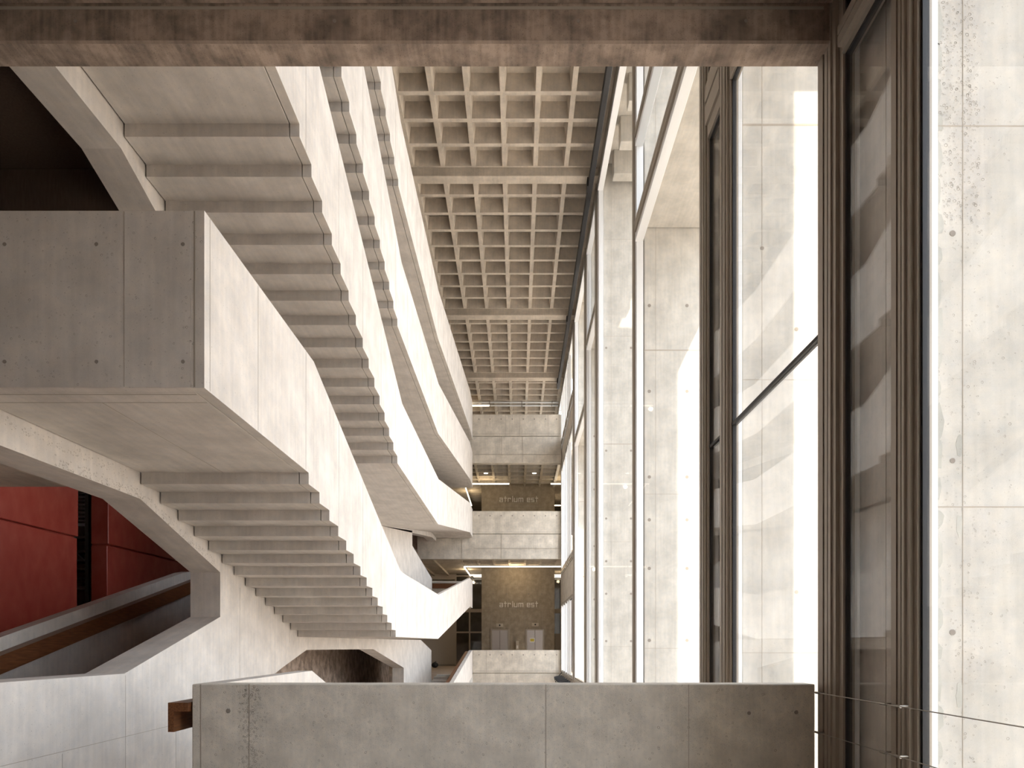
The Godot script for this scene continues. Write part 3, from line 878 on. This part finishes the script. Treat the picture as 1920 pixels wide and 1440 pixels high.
func lift_lobby() -> void:
	var c := thing("wall_lift", "tall brown concrete lift wall carrying the lettering", "wall", W(0, -1.5, 41), "", "structure")
	bx(c, "wall_body", -2.1, 2.18, -1.5, 12.3, 40.0, 43.0, M.lift, 0.012)
	for s: Array in [[-2.05, 2.02, 2.1, 2.02], [-2.05, 3.3, -1.62, 3.3], [-1.5, -1.4, -1.5, 2.0], [1.48, -1.4, 1.48, 2.0], [-0.58, 2.04, -0.58, 3.35], [0.62, 2.04, 0.62, 3.35], [-0.58, 3.35, 0.62, 3.35], [-0.45, 0.4, -0.45, 2.0], [0.45, 0.4, 0.45, 2.0], [-1.5, -0.1, 1.48, -0.1], [-1.2, 6.9, 1.3, 6.9], [-1.5, 8.0, 1.5, 8.0]]:
		seam_d(c, s[0], s[1], s[2], s[3], 40.0, 0.018)
	for x: float in [-1.42, -0.64, 0.66, 1.44]:
		for h: float in [0.85, 2.85]:
			hole_d(c, x, h, 40.0, 0.045)
	sign_("pale lettering atrium est above the lift doors", 2.10)
	sign_("pale lettering atrium est on the wall above the middle bridge", 8.25)
	for i in 2:
		var x: float = [-1.02, 1.03][i]
		var dn := thing("door_%d" % (i + 1), ["plain grey steel lift door with a centre joint", "grey steel lift door carrying a yellow notice"][i], "lift door", W(x, -1.5, 39.95), "", "structure")
		bx(dn, "jamb", x - 0.56, x - 0.46, -1.5, 0.80, 39.93, 40.0, M.frame, 0.006)
		bx(dn, "jamb", x + 0.46, x + 0.56, -1.5, 0.80, 39.93, 40.0, M.frame, 0.006)
		bx(dn, "lintel", x - 0.46, x + 0.46, 0.72, 0.80, 39.93, 40.0, M.frame, 0.006)
		bx(dn, "leaf", x - 0.46, x - 0.006, -1.5, 0.72, 39.96, 40.0, M.door, 0.004)
		bx(dn, "leaf", x + 0.006, x + 0.46, -1.5, 0.72, 39.96, 40.0, M.door, 0.004)
	var nt := thing("door_notice", "white sheet with a yellow panel on the lift door", "notice", W(0.87, 0.02, 39.93))
	bx(nt, "sheet", 0.72, 1.02, 0.02, 0.28, 39.945, 39.955, M.white, 0.0)
	bx(nt, "yellow_panel", 0.76, 0.98, 0.07, 0.23, 39.94, 39.945, M.yellow, 0.0)
	for q: Array in [[-1.03, 1.02, "indicator plate above the plain lift door"], [1.05, 1.06, "indicator plate above the lift door with the notice"], [-1.03, 7.05, "indicator plate on the wall above the middle bridge, under the letter a"], [1.05, 7.05, "indicator plate on the wall above the middle bridge, under the word est"]]:
		var ip := thing("lift_indicator", q[2], "indicator", W(q[0], q[1] - 0.1, 39.95), "lift indicator plates")
		bx(ip, "plate", q[0] - 0.2, q[0] + 0.2, q[1] - 0.1, q[1] + 0.1, 39.96, 40.0, M.cream, 0.004)
		rod(ip, "lens", W(q[0], q[1], 39.94), W(q[0], q[1], 39.97), 0.05, M.black, 12)
	var st := thing("ash_stand", "slim steel stand between the two lift doors", "stand", W(0.0, -1.5, 39.7))
	rod(st, "base", W(0, -1.5, 39.7), W(0, -1.47, 39.7), 0.16, M.steel, 16)
	rod(st, "post", W(0, -1.47, 39.7), W(0, -0.40, 39.7), 0.03, M.steel, 10)
	bx(st, "box", -0.09, 0.09, -0.40, 0.10, 39.6, 39.8, M.cream, 0.01)
	bx(st, "holder", -0.05, 0.05, -0.34, -0.16, 39.55, 39.60, M.white, 0.005)
	# partitions at both sides of the lift wall
	var o := thing("wall_partition", "cream painted wall under the lowest flight, beside the glazed screen", "wall", W(-6.0, -1.5, 44), "", "structure")
	bx(o, "wall_body", -9.5, -4.02, -1.5, 4.0, 44.0, 44.2, M.cream, 0.005)
	bx(o, "upper_band", -9.5, -4.02, 4.06, 4.42, 44.0, 44.2, M.cream, 0.005)
	bx(o, "skirting", -9.5, -4.02, -1.5, -1.38, 43.97, 44.0, M.frame, 0.0)
	var gl := thing("window_12", "glazed screen with cream frames between the cream wall and the lift wall", "window", W(-3.0, -1.5, 44), "", "structure")
	for x: float in [-4.02, -3.12, -2.16]:
		bx(gl, "mullion", x, x + 0.1, -1.5, 4.42, 43.95, 44.1, M.cream, 0.005)
	for h: float in [-1.5, 0.62, 1.95, 4.25]:
		bx(gl, "transom", -3.92, -2.1, h, h + (0.22 if h == 1.95 else 0.1), 43.96, 44.08, M.cream, 0.005)
	bx(gl, "pane", -3.92, -2.1, -1.4, 4.3, 44.0, 44.02, M.dark_glass, 0.0)
	var gr := thing("window_13", "glazed screen with cream frames between the lift wall and the window wall", "window", W(2.8, -1.5, 44), "", "structure")
	for x: float in [2.18, 3.3]:
		bx(gr, "mullion", x, x + 0.1, -1.5, 4.42, 43.95, 44.1, M.cream, 0.005)
	for h: float in [-1.5, 0.45, 1.9, 4.25]:
		bx(gr, "transom", 2.28, 3.3, h, h + (0.28 if h == 1.9 else 0.1), 43.96, 44.08, M.cream, 0.005)
	bx(gr, "pane", 2.28, 3.3, -1.4, 4.3, 44.0, 44.02, M.dark_glass, 0.0)
	var cb := bx(self, "white_cabinet", 2.28, 3.0, -1.5, 0.55, 41.5, 42.0, M.cream, 0.01)
	tag(cb, "pale cabinet at the side of the lift wall", "cabinet")
	# landing parapet with wooden rail seen above the fold of the lowest flight
	var lp := thing("landing_parapet", "grey parapet with a white cap and wooden rail behind the fold of the lowest flight", "parapet", W(-3.7, 1.6, 34))
	bx(lp, "wall_body", -6.5, -2.5, 1.66, 2.98, 34.0, 34.2, M.insitu, 0.005)
	bx(lp, "cap", -6.5, -2.45, 2.98, 3.06, 33.98, 34.22, M.white, 0.004)
	bx(lp, "wooden_rail", -6.5, -2.45, 2.70, 2.94, 33.90, 34.0, M.wood, 0.006)
	var lf := bx(self, "floor_landing", -9.5, -2.5, 1.66, 1.9, 32.0, 34.0, M.insitu)
	tag(lf, "landing slab at the far end of the lowest flight", "slab", "", "structure")
	var bag := thing("black_bag", "small black bag on the floor before the cream wall", "bag", W(-5.1, -1.5, 41))
	var bm := SphereMesh.new()
	bm.radius = 0.2
	bm.height = 0.34
	bm.radial_segments = 14
	bm.rings = 8
	put(bag, "body", bm, W(-4.95, -1.34, 41), M.black)
	rod(bag, "strap", W(-5.02, -1.2, 41), W(-4.86, -1.12, 41), 0.02, M.black, 6)

# ------------------------------------------------------------ lamps
func tube(label: String, a: Vector3, b: Vector3, group: String, power: float) -> void:
	var o := thing("light_tube", label, "light", (a + b) / 2, group)
	rod(o, "tube", a, b, 0.035, M.tube, 8)
	var up := Vector3(0, 0.045, 0)
	var dir := (b - a).normalized()
	rod(o, "housing", a + up - dir * 0.02, b + up + dir * 0.02, 0.028, M.alu, 6)
	for t: float in [0.15, 0.85]:
		var q := a.lerp(b, t) + up
		var roof := 4.72 if q.y < 6.2 + E and q.y < 5.0 + E else (9.45 if q.y < 9.3 + E else 12.3)
		rod(o, "hanger", q, Vector3(q.x, roof + E, q.z), 0.006, M.steel, 5)
	if power > 0.0:
		var l := OmniLight3D.new()
		l.name = "glow"
		l.light_color = Color(1.0, 0.88, 0.70)
		l.light_energy = power * 0.4
		l.light_size = 0.1
		l.omni_range = 30.0
		l.omni_attenuation = 2.0
		l.shadow_enabled = true
		o.add_child(l)
		l.position = Vector3(0, -0.16, 0)

func lamps() -> void:
	var g1 := "light tubes over the lift doors"
	tube("long light tube running across above the lower lettering", W(-2.75, 4.30, 38.6), W(2.5, 4.30, 38.6), g1, 1.6)
	tube("short light tube at the corner of the lift lobby ceiling", W(-3.0, 4.30, 38.6), W(-2.8, 4.30, 38.6), g1, 0.0)
	tube("light tube running away along the lobby, beside the lift wall", W(-3.02, 4.30, 38.8), W(-3.02, 4.30, 43.4), g1, 0.8)
	tube("light tube running away at the rear, beyond the first one beside the lift wall", W(-3.02, 4.30, 43.5), W(-3.02, 4.30, 43.9), g1, 0.0)
	tube("nearer short light tube between the glazed screen and the lift wall", W(-2.95, 4.22, 42.6), W(-2.15, 4.22, 42.6), g1, 0.0)
	tube("rearmost short light tube between the glazed screen and the lift wall", W(-2.8, 4.22, 43.6), W(-2.15, 4.22, 43.6), g1, 0.0)
	tube("nearer short light tube at the window side of the lift wall", W(2.22, 4.22, 42.6), W(3.2, 4.22, 42.6), g1, 0.4)
	tube("rearmost short light tube at the window side of the lift wall", W(2.22, 4.2, 43.6), W(3.2, 4.2, 43.6), g1, 0.0)
	var g2 := "light tubes above the middle bridge"
	tube("longer light tube hanging above the higher lettering", W(-3.1, 8.84, 38.0), W(-0.45, 8.84, 38.0), g2, 1.2)
	tube("shorter light tube above the higher lettering, by the window wall", W(1.86, 8.84, 38.0), W(3.0, 8.84, 38.0), g2, 0.6)
	tube("light tube running away beside the higher lettering", W(-2.95, 8.84, 38.3), W(-2.95, 8.84, 44.0), g2, 0.8)
	tube("short light tube low beside the higher lettering, by the window wall", W(2.25, 8.6, 42.8), W(3.2, 8.6, 42.8), g2, 0.3)
	var sw := thing("suspension_wire", "thin wire between the two light tubes above the higher lettering", "wire", W(0.7, 8.86, 38))
	rod(sw, "strand", W(-0.45, 8.88, 38.0), W(1.86, 8.88, 38.0), 0.012, M.steel, 6)
	tube("light tube under the far coffers above the uppermost bridge", W(-3.4, 11.80, 34.0), W(-1.40, 11.80, 34.0), "", 0.6)
	for i in 2:
		var x: float = [-1.70, 0.92][i]
		var o := thing("ceiling_spot", ["round ceiling light near the topmost parapets", "round ceiling light near the window wall"][i], "light", W(x, 9.15, 36.7), "round ceiling lights")
		rod(o, "housing", W(x, 9.16, 36.9), W(x, 9.44, 36.9), 0.13, M.white, 16)
		rod(o, "lens", W(x, 9.145, 36.9), W(x, 9.16, 36.9), 0.11, M.spot, 16)
		var l := SpotLight3D.new()
		l.name = "glow"
		l.light_color = Color(1.0, 0.92, 0.78)
		l.light_energy = 0.5
		l.light_size = 0.1
		l.spot_angle = 60.0
		l.spot_range = 20.0
		l.spot_attenuation = 2.0
		l.shadow_enabled = true
		o.add_child(l)
		l.position = W(x, 9.10, 36.9) - gpos(o)
		l.rotation_degrees.x = -90

# ------------------------------------------------------------ small things
func small_things() -> void:
	# black rail under the ceiling
	var r := thing("black_rail", "long black steel rail hung under the coffers along the window wall", "rail", W(1.86, 11.7, 20))
	bx(r, "beam", 1.80, 1.92, 11.58, 11.76, 9.5, 31.2, M.black, 0.01)
	for d: float in [17.4, 24.7, 30.5]:
		bx(r, "bracket", 1.77, 1.80, 11.55, 11.79, d - 0.12, d + 0.12, M.black, 0.004)
	# pipes under the far coffers
	for i in 2:
		var p := thing("ceiling_pipe", ["front metal pipe across the far coffers", "rear metal pipe across the far coffers, by the light tube"][i], "pipe", W(-1, 11.9, 33.9 + 0.5 * i), "pipes under the far coffers")
		rod(p, "pipe", W(-4.2, 11.93, 33.9 + 0.45 * i), W(2.05, 11.93, 33.9 + 0.45 * i), 0.045, M.alu, 8)
		for x: float in [-3, -1.4, 0.2, 1.7]:
			bx(p, "clip", x, x + 0.05, 11.88, 12.0, 33.86 + 0.45 * i, 33.94 + 0.45 * i, M.steel, 0.0)
	# guard cables across the nearest bays
	var names := ["uppermost steel guard cable in front of the nearest glass", "second steel guard cable in front of the nearest glass", "lowest steel guard cable in front of the nearest glass"]
	for i in 3:
		var h := -0.335 - 0.265 * i
		var o := thing("guard_cable", names[i], "cable", W(2.02, h, 2.5), "steel guard cables")
		rod(o, "wire", W(2.005, h, -7.9), W(2.005, h, 4.55), 0.003, M.steel, 8)
		for d: float in [4.56, 3.74, 3.60]:
			rod(o, "clamp", W(2.005, h, d - 0.03), W(2.005, h, d + 0.03), 0.008, M.steel, 10)
			rod(o, "stud", W(2.005, h, d), W(2.06, h, d), 0.006, M.steel, 8)
	# row of spotlights on a bar below the far windows
	var sb := thing("spotlight_bar", "row of black spotlights on a white bar under the far window", "spotlights", W(1.9, -1.9, 28.5))
	rod(sb, "bar", W(1.72, -1.68, 31.2), W(1.72, -1.68, 25.0), 0.035, M.white, 8)
	for i in 6:
		var d := 30.6 - 0.95 * i
		rod(sb, "spotlight", W(1.66, -1.62, d), W(2.02, -1.55, d), 0.10, M.black, 12)
		bx(sb, "yoke", 1.70, 1.74, -1.78, -1.62, d - 0.02, d + 0.02, M.black, 0.0)
	bx(sb, "red_box", 1.60, 1.74, -1.95, -1.74, 27.0, 28.2, M.redbit, 0.01)
	rod(sb, "wall_bracket", W(1.72, -1.70, 30.9), W(2.1, -1.70, 30.9), 0.03, M.white, 8)
	rod(sb, "supply_cable", W(1.8, -1.6, 31.0), W(2.07, -1.36, 31.5), 0.018, M.black, 6)
